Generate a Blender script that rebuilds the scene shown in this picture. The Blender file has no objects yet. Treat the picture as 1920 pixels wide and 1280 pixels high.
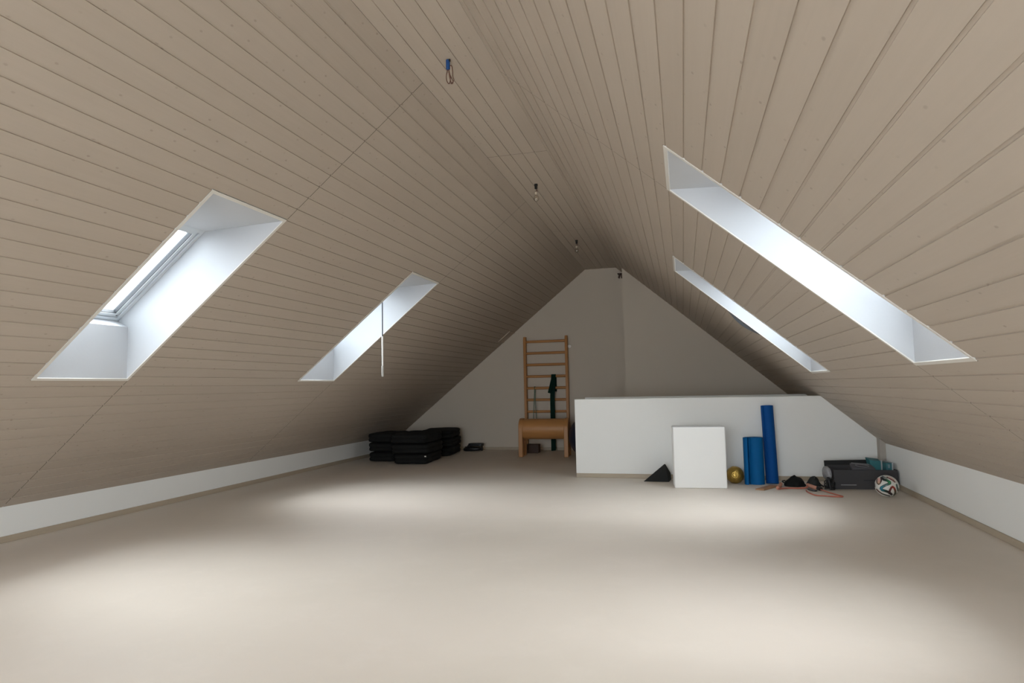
import bpy, bmesh, math, random
from mathutils import Vector, Matrix, noise
random.seed(7)
SC = bpy.context.scene
COL = SC.collection
V = Vector

# ------------------------------------------------------------------ materials
MATS = {}
def lin(c):
    return tuple((x/12.92 if x <= .04045 else ((x+.055)/1.055)**2.4) for x in c)
def mat(name, col, rough=.6, metal=0., spec=.4, var=.06, scale=8., bump=0., bscale=60., stretch=(1, 1, 1), trans=0., alpha=1.):
    """principled material with a procedural tone variation and a fine bump"""
    if name in MATS: return MATS[name]
    m = bpy.data.materials.new(name); m.use_nodes = True
    nt = m.node_tree; N = nt.nodes; L = nt.links
    b = N['Principled BSDF']
    b.inputs['Roughness'].default_value = rough; b.inputs['Metallic'].default_value = metal
    b.inputs['Specular IOR Level'].default_value = spec
    b.inputs['Transmission Weight'].default_value = trans; b.inputs['Alpha'].default_value = alpha
    tc = N.new('ShaderNodeTexCoord'); mp = N.new('ShaderNodeMapping'); mp.inputs['Scale'].default_value = stretch
    L.new(tc.outputs['Object'], mp.inputs['Vector'])
    nz = N.new('ShaderNodeTexNoise'); nz.inputs['Scale'].default_value = scale; nz.inputs['Detail'].default_value = 5
    L.new(mp.outputs['Vector'], nz.inputs['Vector'])
    mx = N.new('ShaderNodeMix'); mx.data_type = 'RGBA'
    mx.inputs['A'].default_value = (*[max(0, c*(1-var)) for c in col], 1)
    mx.inputs['B'].default_value = (*[min(1, c*(1+var)) for c in col], 1)
    L.new(nz.outputs['Fac'], mx.inputs['Factor']); L.new(mx.outputs['Result'], b.inputs['Base Color'])
    if bump > 0:
        n2 = N.new('ShaderNodeTexNoise'); n2.inputs['Scale'].default_value = bscale; n2.inputs['Detail'].default_value = 4
        L.new(mp.outputs['Vector'], n2.inputs['Vector'])
        bp = N.new('ShaderNodeBump'); bp.inputs['Strength'].default_value = bump; bp.inputs['Distance'].default_value = .004
        L.new(n2.outputs['Fac'], bp.inputs['Height']); L.new(bp.outputs['Normal'], b.inputs['Normal'])
    MATS[name] = m
    return m

BW = 0.1092                                            # width of one ceiling board
def boards_mat():
    m = bpy.data.materials.new('whitewashed_boards'); m.use_nodes = True
    nt = m.node_tree; N = nt.nodes; L = nt.links; b = N['Principled BSDF']
    b.inputs['Roughness'].default_value = .55; b.inputs['Specular IOR Level'].default_value = .35
    uv = N.new('ShaderNodeUVMap'); uv.uv_map = 'UVMap'
    sp = N.new('ShaderNodeSeparateXYZ'); L.new(uv.outputs['UV'], sp.inputs[0])
    def math_(op, a, bb=None):
        n = N.new('ShaderNodeMath'); n.operation = op
        for i, x in enumerate((a, bb)):
            if x is None: continue
            if isinstance(x, (int, float)): n.inputs[i].default_value = x
            else: L.new(x, n.inputs[i])
        return n.outputs[0]
    idx = math_('FLOOR', math_('DIVIDE', sp.outputs['Y'], BW))
    wn = N.new('ShaderNodeTexWhiteNoise'); wn.noise_dimensions = '1D'; L.new(idx, wn.inputs['W'])
    rnd = wn.outputs['Value']
    def vec(x, y, z=None):
        c = N.new('ShaderNodeCombineXYZ'); L.new(x, c.inputs[0]); L.new(y, c.inputs[1])
        if z is not None: L.new(z, c.inputs[2])
        return c.outputs[0]
    yy = math_('ADD', sp.outputs['X'], math_('MULTIPLY', rnd, 37.))
    g = N.new('ShaderNodeTexNoise'); g.inputs['Scale'].default_value = 1.; g.inputs['Detail'].default_value = 6; g.inputs['Roughness'].default_value = .6
    L.new(vec(math_('MULTIPLY', yy, 2.2), math_('MULTIPLY', sp.outputs['Y'], 60.), rnd), g.inputs['Vector'])
    cl = N.new('ShaderNodeTexNoise'); cl.inputs['Scale'].default_value = 1.; cl.inputs['Detail'].default_value = 2
    L.new(vec(math_('MULTIPLY', yy, 1.1), math_('MULTIPLY', sp.outputs['Y'], 9.)), cl.inputs['Vector'])
    base = N.new('ShaderNodeMix'); base.data_type = 'RGBA'
    base.inputs['A'].default_value = (.415, .355, .290, 1); base.inputs['B'].default_value = (.49, .425, .355, 1)
    f = math_('ADD', math_('MULTIPLY', g.outputs['Fac'], .55), math_('ADD', math_('MULTIPLY', rnd, .25), math_('MULTIPLY', cl.outputs['Fac'], .25)))
    L.new(f, base.inputs['Factor'])
    # knots
    vo = N.new('ShaderNodeTexVoronoi'); vo.voronoi_dimensions = '2D'; vo.feature = 'F1'; vo.inputs['Scale'].default_value = 1.
    vo.inputs['Randomness'].default_value = 1.
    L.new(vec(math_('MULTIPLY', yy, 7.0), math_('MULTIPLY', sp.outputs['Y'], 11.)), vo.inputs['Vector'])
    ra = N.new('ShaderNodeMapRange'); ra.interpolation_type = 'SMOOTHSTEP'
    ra.inputs['From Min'].default_value = .025; ra.inputs['From Max'].default_value = .085
    ra.inputs['To Min'].default_value = 1.; ra.inputs['To Max'].default_value = 0.
    L.new(vo.outputs['Distance'], ra.inputs['Value'])
    sc = N.new('ShaderNodeSeparateColor'); L.new(vo.outputs['Color'], sc.inputs[0])
    msk = math_('MULTIPLY', ra.outputs[0], math_('MULTIPLY', math_('GREATER_THAN', sc.outputs[0], .45), math_('MULTIPLY', sc.outputs[1], .55)))
    kn = N.new('ShaderNodeMix'); kn.data_type = 'RGBA'; kn.inputs['B'].default_value = (.25, .19, .15, 1)
    L.new(base.outputs['Result'], kn.inputs['A']); L.new(msk, kn.inputs['Factor'])
    L.new(kn.outputs['Result'], b.inputs['Base Color'])
    bp = N.new('ShaderNodeBump'); bp.inputs['Strength'].default_value = .12; bp.inputs['Distance'].default_value = .002
    L.new(g.outputs['Fac'], bp.inputs['Height']); L.new(bp.outputs['Normal'], b.inputs['Normal'])
    return m

def floor_mat():
    m = bpy.data.materials.new('pale_screed'); m.use_nodes = True
    nt = m.node_tree; N = nt.nodes; L = nt.links; b = N['Principled BSDF']
    b.inputs['Specular IOR Level'].default_value = .3
    tc = N.new('ShaderNodeTexCoord')
    n1 = N.new('ShaderNodeTexNoise'); n1.inputs['Scale'].default_value = .9; n1.inputs['Detail'].default_value = 7; n1.inputs['Roughness'].default_value = .62; n1.inputs['Distortion'].default_value = .5
    n2 = N.new('ShaderNodeTexNoise'); n2.inputs['Scale'].default_value = 3.3; n2.inputs['Detail'].default_value = 9; n2.inputs['Roughness'].default_value = .7
    n3 = N.new('ShaderNodeTexNoise'); n3.inputs['Scale'].default_value = .45; n3.inputs['Detail'].default_value = 3
    for n in (n1, n2, n3): L.new(tc.outputs['Object'], n.inputs['Vector'])
    a = N.new('ShaderNodeMix'); a.data_type = 'RGBA'
    a.inputs['A'].default_value = (.63, .568, .490, 1); a.inputs['B'].default_value = (.74, .675, .595, 1)
    L.new(n1.outputs['Fac'], a.inputs['Factor'])
    r = N.new('ShaderNodeMapRange'); r.inputs['From Min'].default_value = .52; r.inputs['From Max'].default_value = .75
    r.inputs['To Max'].default_value = .4
    L.new(n2.outputs['Fac'], r.inputs['Value'])
    c = N.new('ShaderNodeMix'); c.data_type = 'RGBA'; c.inputs['B'].default_value = (.76, .695, .62, 1)
    L.new(a.outputs['Result'], c.inputs['A']); L.new(r.outputs[0], c.inputs['Factor'])
    r3 = N.new('ShaderNodeMapRange'); r3.inputs['From Min'].default_value = .42; r3.inputs['From Max'].default_value = .65; r3.inputs['To Max'].default_value = .35
    L.new(n3.outputs['Fac'], r3.inputs['Value'])
    d = N.new('ShaderNodeMix'); d.data_type = 'RGBA'; d.inputs['B'].default_value = (.68, .595, .53, 1)
    L.new(c.outputs['Result'], d.inputs['A']); L.new(r3.outputs[0], d.inputs['Factor'])
    L.new(d.outputs['Result'], b.inputs['Base Color'])
    rr = N.new('ShaderNodeMapRange'); rr.inputs['To Min'].default_value = .48; rr.inputs['To Max'].default_value = .68
    L.new(n1.outputs['Fac'], rr.inputs['Value']); L.new(rr.outputs[0], b.inputs['Roughness'])
    bp = N.new('ShaderNodeBump'); bp.inputs['Strength'].default_value = .08; bp.inputs['Distance'].default_value = .003
    L.new(n2.outputs['Fac'], bp.inputs['Height']); L.new(bp.outputs['Normal'], b.inputs['Normal'])
    return m

def glass_mat(name, tint=(1, 1, 1), gloss=.08):
    m = bpy.data.materials.new(name); m.use_nodes = True
    nt = m.node_tree; N = nt.nodes; L = nt.links
    for n in list(N):
        if n.type == 'BSDF_PRINCIPLED': N.remove(n)
    out = [n for n in N if n.type == 'OUTPUT_MATERIAL'][0]
    t = N.new('ShaderNodeBsdfTransparent'); t.inputs[0].default_value = (*tint, 1)
    g = N.new('ShaderNodeBsdfGlossy'); g.inputs['Roughness'].default_value = .03
    fr = N.new('ShaderNodeLayerWeight'); fr.inputs['Blend'].default_value = .25
    mp = N.new('ShaderNodeMath'); mp.operation = 'MULTIPLY_ADD'; mp.inputs[1].default_value = .6; mp.inputs[2].default_value = gloss*.5
    L.new(fr.outputs['Fresnel'], mp.inputs[0])
    mx = N.new('ShaderNodeMixShader'); L.new(mp.outputs[0], mx.inputs[0]); L.new(t.outputs[0], mx.inputs[1]); L.new(g.outputs[0], mx.inputs[2])
    L.new(mx.outputs[0], out.inputs[0])
    return m

def ball_mat():
    m = bpy.data.materials.new('football_leather'); m.use_nodes = True
    nt = m.node_tree; N = nt.nodes; L = nt.links; b = N['Principled BSDF']
    b.inputs['Roughness'].default_value = .35
    a = N.new('ShaderNodeVertexColor'); a.layer_name = 'panels'
    L.new(a.outputs[0], b.inputs['Base Color'])
    v = N.new('ShaderNodeTexVoronoi'); v.inputs['Scale'].default_value = 160
    tc = N.new('ShaderNodeTexCoord'); L.new(tc.outputs['Object'], v.inputs['Vector'])
    bp = N.new('ShaderNodeBump'); bp.inputs['Strength'].default_value = .15; bp.inputs['Distance'].default_value = .001
    L.new(v.outputs['Distance'], bp.inputs['Height']); L.new(bp.outputs['Normal'], b.inputs['Normal'])
    return m

M_BOARD = boards_mat(); M_FLOOR = floor_mat(); M_GLASS = glass_mat('window_glass')
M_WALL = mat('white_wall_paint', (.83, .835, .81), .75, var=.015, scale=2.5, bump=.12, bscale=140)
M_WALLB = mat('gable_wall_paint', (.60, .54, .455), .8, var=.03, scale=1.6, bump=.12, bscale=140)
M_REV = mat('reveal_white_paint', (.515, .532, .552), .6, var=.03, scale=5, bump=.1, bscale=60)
M_FELT = mat('dark_roof_felt', (.03, .026, .022), .9)
M_BASE = mat('beige_skirting_wood', (.43, .36, .27), .5, var=.12, scale=6, stretch=(1, .2, 8))
M_TRIM = mat('cream_trim_lacquer', (.72, .70, .65), .45, var=.03)
M_FRAME = mat('window_frame_lacquer', (.62, .66, .69), .35, var=.02)
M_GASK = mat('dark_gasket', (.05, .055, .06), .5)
M_OAK = mat('lacquered_beech', (.44, .21, .072), .42, var=.22, scale=14, stretch=(1, 1, .12))
M_OAKX = mat('lacquered_beech_crosswise', (.46, .22, .075), .42, var=.26, scale=12, stretch=(.15, 1, 1), bump=.1, bscale=20)
M_BLACK = mat('black_cotton', (.0085, .0085, .008), .85, spec=.25, var=.3, scale=10, bump=.35, bscale=26)
M_BLACKP = mat('black_plastic', (.012, .012, .012), .4, var=.2)
M_TAG = mat('white_fabric_tag', (.75, .75, .72), .7)
M_GREEN = mat('dark_green_latex', (.0018, .020, .013), .75, spec=.12, var=.25, scale=12)
M_GREEN2 = mat('green_latex_tube', (.005, .085, .05), .45, var=.1)
M_NAVY = mat('navy_vinyl', (.010, .016, .034), .45, var=.1)
M_BROWN = mat('dark_brown_card', (.06, .035, .026), .7, var=.2)
M_FOAMW = mat('white_foam', (.84, .84, .82), .7, var=.015, scale=4, bump=.06, bscale=220)
M_FOAMB = mat('black_foam', (.017, .017, .016), .9, var=.25, scale=40, bump=.3, bscale=220)
M_GOLD = mat('gold_vinyl', (.43, .28, .065), .34, metal=.75, var=.25, scale=14, bump=.25, bscale=22)
M_BLUE = mat('blue_foam_mat', (.002, .105, .30), .7, spec=.15, var=.08, scale=30, bump=.12, bscale=240)
M_BLUE2 = mat('deep_blue_foam_mat', (.002, .066, .26), .7, spec=.15, var=.08, scale=30, bump=.12, bscale=240)
M_TAN = mat('tan_leather', (.36, .20, .105), .6, var=.15, scale=18)
M_CORAL = mat('coral_latex', (.46, .15, .10), .5, var=.15, scale=20)
M_PINK = mat('salmon_foam', (.52, .25, .17), .7, var=.15, scale=30)
M_DKGREY = mat('dark_grey_card', (.044, .042, .044), .65, var=.12, scale=5)
M_GREYP = mat('grey_plastic', (.095, .092, .10), .45, var=.1)
M_GREYL = mat('light_grey_print', (.33, .33, .33), .6)
M_POUCH = mat('charcoal_cloth', (.030, .032, .030), .85, var=.3, scale=16, bump=.3, bscale=60)
M_TEAL = mat('teal_card', (.035, .165, .185), .5, var=.15, scale=12)
M_TEALD = mat('dark_teal_card', (.03, .13, .15), .5, var=.12, scale=12)
M_CARDW = mat('pale_grey_card', (.42, .44, .44), .55, var=.08)
M_BAG = mat('clear_grey_film', (.34, .34, .35), .12, var=.3, scale=40, spec=.8, alpha=.7)
M_BLUEP = mat('blue_plastic', (.004, .055, .20), .4, var=.1)
M_COPPER = mat('brown_wire', (.13, .062, .040), .4, var=.15)
M_RODDARK = mat('rod_backlit_grey', (.065, .07, .085), .45, metal=.3, var=.08)  # white rod's dark look against the bright opening, put into the colour
M_WPLAS = mat('white_plastic', (.88, .87, .84), .4, var=.02)
M_GRIP = mat('pale_grey_grip', (.46, .45, .42), .5, var=.04)
M_SOCK = mat('beige_ceramic', (.52, .45, .36), .4, var=.05)
M_BULB = glass_mat('bulb_glass', (.93, .90, .84), .3)
M_BALL = ball_mat()

# ------------------------------------------------------------------ mesh building
def add_hex(bm, P):
    """P: 8 points, bottom ring 0-3, top ring 4-7"""
    v = [bm.verts.new(p) for p in P]
    for f in ((3, 2, 1, 0), (4, 5, 6, 7), (0, 1, 5, 4), (1, 2, 6, 5), (2, 3, 7, 6), (3, 0, 4, 7)):
        bm.faces.new([v[i] for i in f])
def add_box(bm, x0, x1, y0, y1, z0, z1):
    add_hex(bm, [(x0, y0, z0), (x1, y0, z0), (x1, y1, z0), (x0, y1, z0), (x0, y0, z1), (x1, y0, z1), (x1, y1, z1), (x0, y1, z1)])
def add_obox(bm, c, ax, ay, az):
    """box round c with half-extent vectors"""
    c = V(c); ax = V(ax); ay = V(ay); az = V(az)
    add_hex(bm, [c-ax-ay-az, c+ax-ay-az, c+ax+ay-az, c-ax+ay-az, c-ax-ay+az, c+ax-ay+az, c+ax+ay+az, c-ax+ay+az])
def add_prism(bm, poly, axis, a0, a1):
    """poly: 2-D points; axis 'y': (x,z) extruded in y; 'x': (y,z) in x; 'z': (x,y) in z"""
    def P(p, a):
        return {'y': (p[0], a, p[1]), 'x': (a, p[0], p[1]), 'z': (p[0], p[1], a)}[axis]
    A = [bm.verts.new(P(p, a0)) for p in poly]; B = [bm.verts.new(P(p, a1)) for p in poly]
    n = len(poly); bm.faces.new(A[::-1]); bm.faces.new(B)
    for i in range(n): bm.faces.new((A[i], A[(i+1) % n], B[(i+1) % n], B[i]))
def smooth_path(pts, n=8, closed=False):
    P = [V(p) for p in pts]; out = []; k = len(P)
    rng = range(k) if closed else range(k-1)
    for i in rng:
        if closed: p0, p1, p2, p3 = P[i-1], P[i], P[(i+1) % k], P[(i+2) % k]
        else: p0, p1, p2, p3 = P[max(i-1, 0)], P[i], P[i+1], P[min(i+2, k-1)]
        for j in range(n):
            t = j/n
            out.append(.5*((2*p1)+(p2-p0)*t+(2*p0-5*p1+4*p2-p3)*t*t+(3*p1-p0-3*p2+p3)*t**3))
    if not closed: out.append(P[-1])
    return out
def add_tube(bm, pts, r, seg=10, closed=False, flat=None, up=(0, 0, 1)):
    """tube along pts; r number or list; flat: (half-width, half-thickness) instead of a round section"""
    P = [V(p) for p in pts]; n = len(P); rings = []
    up = V(up); prev = None
    for i in range(n):
        if closed: t = P[(i+1) % n]-P[i-1]
        else: t = P[min(i+1, n-1)]-P[max(i-1, 0)]
        t.normalize()
        if prev is None:
            a = up.cross(t)
            if a.length < 1e-3: a = V((1, 0, 0)).cross(t)
        else: a = prev-t*prev.dot(t)
        a.normalize(); b = t.cross(a); prev = a
        rr = r[i] if isinstance(r, (list, tuple)) else r
        ring = []
        for k in range(seg):
            an = 2*math.pi*k/seg
            if flat:
                ca, sa = math.cos(an), math.sin(an)
                ca = math.copysign(abs(ca)**.4, ca); sa = math.copysign(abs(sa)**.4, sa)
                ring.append(bm.verts.new(P[i]+a*ca*flat[0]+b*sa*flat[1]))
            else: ring.append(bm.verts.new(P[i]+(a*math.cos(an)+b*math.sin(an))*rr))
        rings.append(ring)
    for i in range(n if closed else n-1):
        A, B = rings[i], rings[(i+1) % n]
        for k in range(seg): bm.faces.new((A[k], A[(k+1) % seg], B[(k+1) % seg], B[k]))
    if not closed:
        bm.faces.new(rings[0][::-1]); bm.faces.new(rings[-1])
def add_lathe(bm, prof, c=(0, 0, 0), seg=24, axis='z'):
    c = V(c); rings = []
    for r, h in prof:
        ring = []
        for k in range(seg):
            a = 2*math.pi*k/seg; p = (r*math.cos(a), r*math.sin(a), h)
            if axis == 'x': p = (h, p[0], p[1])
            if axis == 'y': p = (p[0], h, p[1])
            ring.append(bm.verts.new(c+V(p)))
        rings.append(ring)
    for A, B in zip(rings, rings[1:]):
        for k in range(seg): bm.faces.new((A[k], A[(k+1) % seg], B[(k+1) % seg], B[k]))
    bm.faces.new(rings[0][::-1]); bm.faces.new(rings[-1])
def superbox(sx, sy, sz, p=5., n=14, pinch=0., lump=0., seed=0, rot=0, c=(0, 0, 0)):
    """soft rounded block: a subdivided cube pulled onto a p-norm sphere"""
    bm = bmesh.new(); bmesh.ops.create_cube(bm, size=2)
    bmesh.ops.subdivide_edges(bm, edges=bm.edges[:], cuts=n, use_grid_fill=True)
    R = Matrix.Rotation(rot, 3, 'Z')
    for v in bm.verts:
        q = v.co; l = (abs(q.x)**p+abs(q.y)**p+abs(q.z)**p)**(1/p); q = q/l
        k = 1-pinch*(abs(q.z)**2)
        w = V((q.x*sx*k, q.y*sy*k, q.z*sz))
        if lump:
            d = noise.noise_vector(V((w.x*4.5+seed*7.1, w.y*4.5, w.z*7)))*lump
            d2 = noise.noise_vector(V((w.x*15+seed*3.3, w.y*15, w.z*15)))*lump*.35
            w = w+d+d2
        v.co = R @ w+V(c)
    return bm
def finish(name, bm, m, parent=None, bevel=0., smooth=True, segs=2, loc=None):
    bmesh.ops.recalc_face_normals(bm, faces=bm.faces[:])
    me = bpy.data.meshes.new(name); bm.to_mesh(me); bm.free()
    for mm in (m if isinstance(m, (list, tuple)) else [m]): me.materials.append(mm)
    o = bpy.data.objects.new(name, me); COL.objects.link(o)
    if parent: o.parent = parent
    if loc: o.location = loc
    if smooth:
        for p in me.polygons: p.use_smooth = True
    if bevel:
        b = o.modifiers.new('bevel', 'BEVEL'); b.width = bevel; b.segments = segs; b.limit_method = 'ANGLE'; b.angle_limit = math.radians(40)
    if smooth:
        try:
            me.set_sharp_from_angle(angle=math.radians(40))
        except Exception: pass
    return o
def tag(o, label=None, cat=None, group=None, kind=None):
    if label: o['label'] = label
    if cat: o['category'] = cat
    if group: o['group'] = group
    if kind: o['kind'] = kind
    return o
def thing(name, loc, label=None, cat=None, group=None, kind=None, rz=0.):
    o = bpy.data.objects.new(name, None); COL.objects.link(o); o.location = loc; o.rotation_euler = (0, 0, rz)
    o.empty_display_size = .1
    return tag(o, label, cat, group, kind)
def BM(): return bmesh.new()
def copy_tree(o, parent=None):
    c = o.copy(); COL.objects.link(c)
    if parent: c.parent = parent
    for ch in o.children: copy_tree(ch, c)
    return c

# ------------------------------------------------------------------ room data (metres)
XL, ZL = -5.0228, .2691            # left knee wall, its height
XR, ZR = 2.0436, .4191             # right knee wall
XA, XB, ZT = -1.5627, -1.0374, 3.0815   # flat ridge strip
YB, YB2, YF = 10.878, 10.183, -3.4
XSTEP = -.872
YP, ZP, XP = 7.707, .929, -1.280   # half-wall of the stair well
LT = V((XA-XL, 0, ZT-ZL)); LLEN = LT.length; LT /= LLEN; LN = V((-LT.z, 0, LT.x))    # left slope: along, outward
RT = V((XB-XR, 0, ZT-ZR)); RLEN = RT.length; RT /= RLEN; RN = V((-RT.z*-1, 0, -RT.x)) # right slope
def ceil_z(x):
    if x < XA: return ZL+(x-XL)*(ZT-ZL)/(XA-XL)
    if x > XB: return ZR+(x-XR)*(ZT-ZR)/(XB-XR)
    return ZT
SKY = {'L': [(-2.60, -1.90), (.15, .80), (3.0464, 3.7576), (5.8669, 6.5832)],
       'R': [(-2.60, -1.90), (-.30, .35), (3.0508, 3.7644), (5.7816, 6.5474)]}
SRNG = {'L': (.3310*LLEN, .7095*LLEN), 'R': (.2808*RLEN, .6788*RLEN)}
SRNG2 = {'L': (.33*LLEN, .71*LLEN), 'R': (.28*RLEN, .68*RLEN)}      # unseen windows nearer the front gable, added to brighten the room
def srng(side, i): return SRNG[side] if i >= 2 else SRNG2[side]

# ---- ceiling: grooved boards along the room on two slopes and the ridge strip, one mesh
def profile(length, phase, w):
    """(s, depth) of the visible board surface; grooves every w"""
    g, ch, d = .0058, .0012, .0048
    pts = [(-.03, 0)]; s = phase
    while s < length-.012:
        if s > .012: pts += [(s-g, 0), (s-g+ch, d), (s+g-ch, d), (s+g, 0)]
        s += w
    pts.append((length, 0))
    return pts
def clip(pr, a, b):
    out = []
    for (s0, d0), (s1, d1) in zip(pr, pr[1:]):
        if s1 <= a or s0 >= b: continue
        def at(s): return (s, d0+(d1-d0)*((s-s0)/(s1-s0) if s1 > s0 else 0))
        p0, p1 = at(max(s0, a)), at(min(s1, b))
        if not out: out.append(p0)
        out.append(p1)
    return out
def build_ceiling():
    bm = BM(); uvl = bm.loops.layers.uv.new('UVMap')
    def sheet(pr, org, T, N, y0, y1, uoff, wscale, phase):
        A = [bm.verts.new(org+T*s+N*d+V((0, y0, 0))) for s, d in pr]; B = [bm.verts.new(org+T*s+N*d+V((0, y1, 0))) for s, d in pr]
        for i in range(len(pr)-1):
            f = bm.faces.new((A[i], A[i+1], B[i+1], B[i]))
            for l, (yy, s) in zip(f.loops, ((y0, pr[i][0]), (y0, pr[i+1][0]), (y1, pr[i+1][0]), (y1, pr[i][0]))):
                l[uvl].uv = (yy, (s-phase)*BW/wscale+uoff)
    def back(org, T, N, s0, s1, y0, y1, d=.022):
        vs = [bm.verts.new(org+T*s+N*d+V((0, y, 0))) for s, y in ((s0, y0), (s1, y0), (s1, y1), (s0, y1))]
        f = bm.faces.new(vs); f.material_index = 1
    for side, org, T, N, LEN, ph, w, uo in (('L', V((XL, 0, ZL)), LT, LN, LLEN, -.0045, BW, 0.), ('R', V((XR, 0, ZR)), RT, RN, RLEN, -.006, .106, 109.2)):
        pr = profile(LEN, ph, w); g = .003
        y = YF; yend = YB+.02
        for i_, (ya, yb) in enumerate(SKY[side]):
            a, b = srng(side, i_)
            sheet(pr, org, T, N, y, ya-g, uo, w, ph)
            sheet(clip(pr, -1, a-g), org, T, N, ya-g, yb-.001, uo, w, ph)
            sheet(clip(pr, b+g, 99), org, T, N, ya-g, yb-.001, uo, w, ph)
            back(org, T, N, -.15, LEN+.03, y-.02, ya); back(org, T, N, -.15, a, ya, yb); back(org, T, N, b, LEN+.03, ya, yb)
            y = yb+.003
        sheet(pr, org, T, N, y, yend, uo, w, ph); back(org, T, N, -.15, LEN+.03, y-.003, yend+.15)
    w = (XB-XA)/5; org = V((XA, 0, ZT)); T = V((1, 0, 0)); N = V((0, 0, 1))
    pr = [(s, d) for s, d in profile(XB-XA, w, w) if s >= 0]; pr = [(0, .002), (.004, 0)]+pr[0:]; pr[-1] = (XB-XA-.004, 0); pr.append((XB-XA, .002))
    pr = [pr[0]]+[q for q in pr[1:] if q[0] > 0]
    for y0, y1 in ((YF, 2.37), (2.374, 5.187), (5.191, 8.01), (8.013, YB+.02)): sheet(pr, org, T, N, y0, y1, 218.4, w, 0)
    back(org, T, N, -.06, XB-XA+.06, YF-.15, YB+.15)
    o = finish('ceiling', bm, [M_BOARD, M_FELT], smooth=False)
    tag(o, kind='structure')
build_ceiling()

# ---- floor and walls
bm = BM(); add_box(bm, XL-.2, XR+.2, YF-.2, YB+.25, -.12, 0)
tag(finish('floor', bm, M_FLOOR, smooth=False), kind='structure')
def wall(name, m, build):
    bm = BM(); build(bm); return tag(finish(name, bm, m, smooth=False), kind='structure')
E_ = .02
wall('wall_left', M_WALL, lambda b: add_prism(b, [(XL-.15, -.1), (XL, -.1), (XL, ZL+E_), (XL-.15, ZL-.105)], 'y', YF-.15, YB+.15))
wall('wall_right', M_WALL, lambda b: add_prism(b, [(XR, -.1), (XR+.15, -.1), (XR+.15, ZR-.11), (XR, ZR+E_)], 'y', YF-.15, YB+.15))
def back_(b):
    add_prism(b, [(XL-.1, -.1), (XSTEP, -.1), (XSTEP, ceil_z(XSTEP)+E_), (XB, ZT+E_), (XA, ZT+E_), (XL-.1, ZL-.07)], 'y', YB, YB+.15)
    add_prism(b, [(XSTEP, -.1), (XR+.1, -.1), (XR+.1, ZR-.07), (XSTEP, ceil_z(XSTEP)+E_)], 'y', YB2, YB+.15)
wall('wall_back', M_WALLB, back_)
GW = [(-3.25, .06), (.55, .06), (.55, ceil_z(.55)-.12), (-1.08, ZT-.16), (-1.52, ZT-.16), (-3.25, ceil_z(-3.25)-.12)]   # glazed gable behind the camera, added and enlarged to lift the room light
def front_(b):
    y0, y1 = YF-.15, YF; x0, x1 = GW[0][0], GW[1][0]
    add_prism(b, [(XL-.1, -.1), (x0, -.1), (x0, ceil_z(x0)+E_), (XL-.1, ZL-.07)], 'y', y0, y1)
    add_prism(b, [(x1, -.1), (XR+.1, -.1), (XR+.1, ZR-.07), (x1, ceil_z(x1)+E_)], 'y', y0, y1)
    add_box(b, x0, x1, y0, y1, -.1, GW[0][1])
    top = [GW[2], GW[3], GW[4], GW[5]]; out = [(x1, ceil_z(x1)+E_), (XB, ZT+E_), (XA, ZT+E_), (x0, ceil_z(x0)+E_)]
    for i in range(3): add_prism(b, [top[i], out[i], out[i+1], top[i+1]], 'y', y0, y1)
wall('wall_front', M_WALL, front_)
# baseboards
def bb(name, x0, x1, y0, y1, h=.048):
    bm = BM(); add_box(bm, x0, x1, y0, y1, 0, h); tag(finish(name, bm, M_BASE, bevel=.003), kind='structure')
bb('baseboard_left', XL, XL+.014, YF, YB); bb('baseboard_right', XR-.014, XR, YF, YP-.105)
bb('baseboard_back', XL+.014, XSTEP, YB-.014, YB); bb('baseboard_middle', XP+.002, 1.985, YP-.013, YP)

# ---- half-wall round the stair well: two low parapets that run into the right slope
def parapet(b, y0, y1, top):
    xm = XR+(top-ZR)*(XB-XR)/(ZT-ZR)
    add_prism(b, [(XP, 0), (XR, 0), (XR, ZR), (xm, top), (XP, top)], 'y', y0, y1)
def pw(b):
    parapet(b, YP, YP+.12, ZP); parapet(b, 8.56, 8.68, ZP+.004)
bm = BM(); pw(bm); o = finish('wall_middle', bm, M_WALL, bevel=.004); tag(o, kind='structure')
bm = BM(); add_prism(bm, [(1.985, 0), (XR, 0), (XR, ZR+.005), (1.985, ceil_z(1.985)+.005)], 'y', YP-.095, YP-.001)
tag(finish('trim_1', bm, mat('pale_taupe_paint', (.40, .36, .31), .6)), kind='structure')

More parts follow.
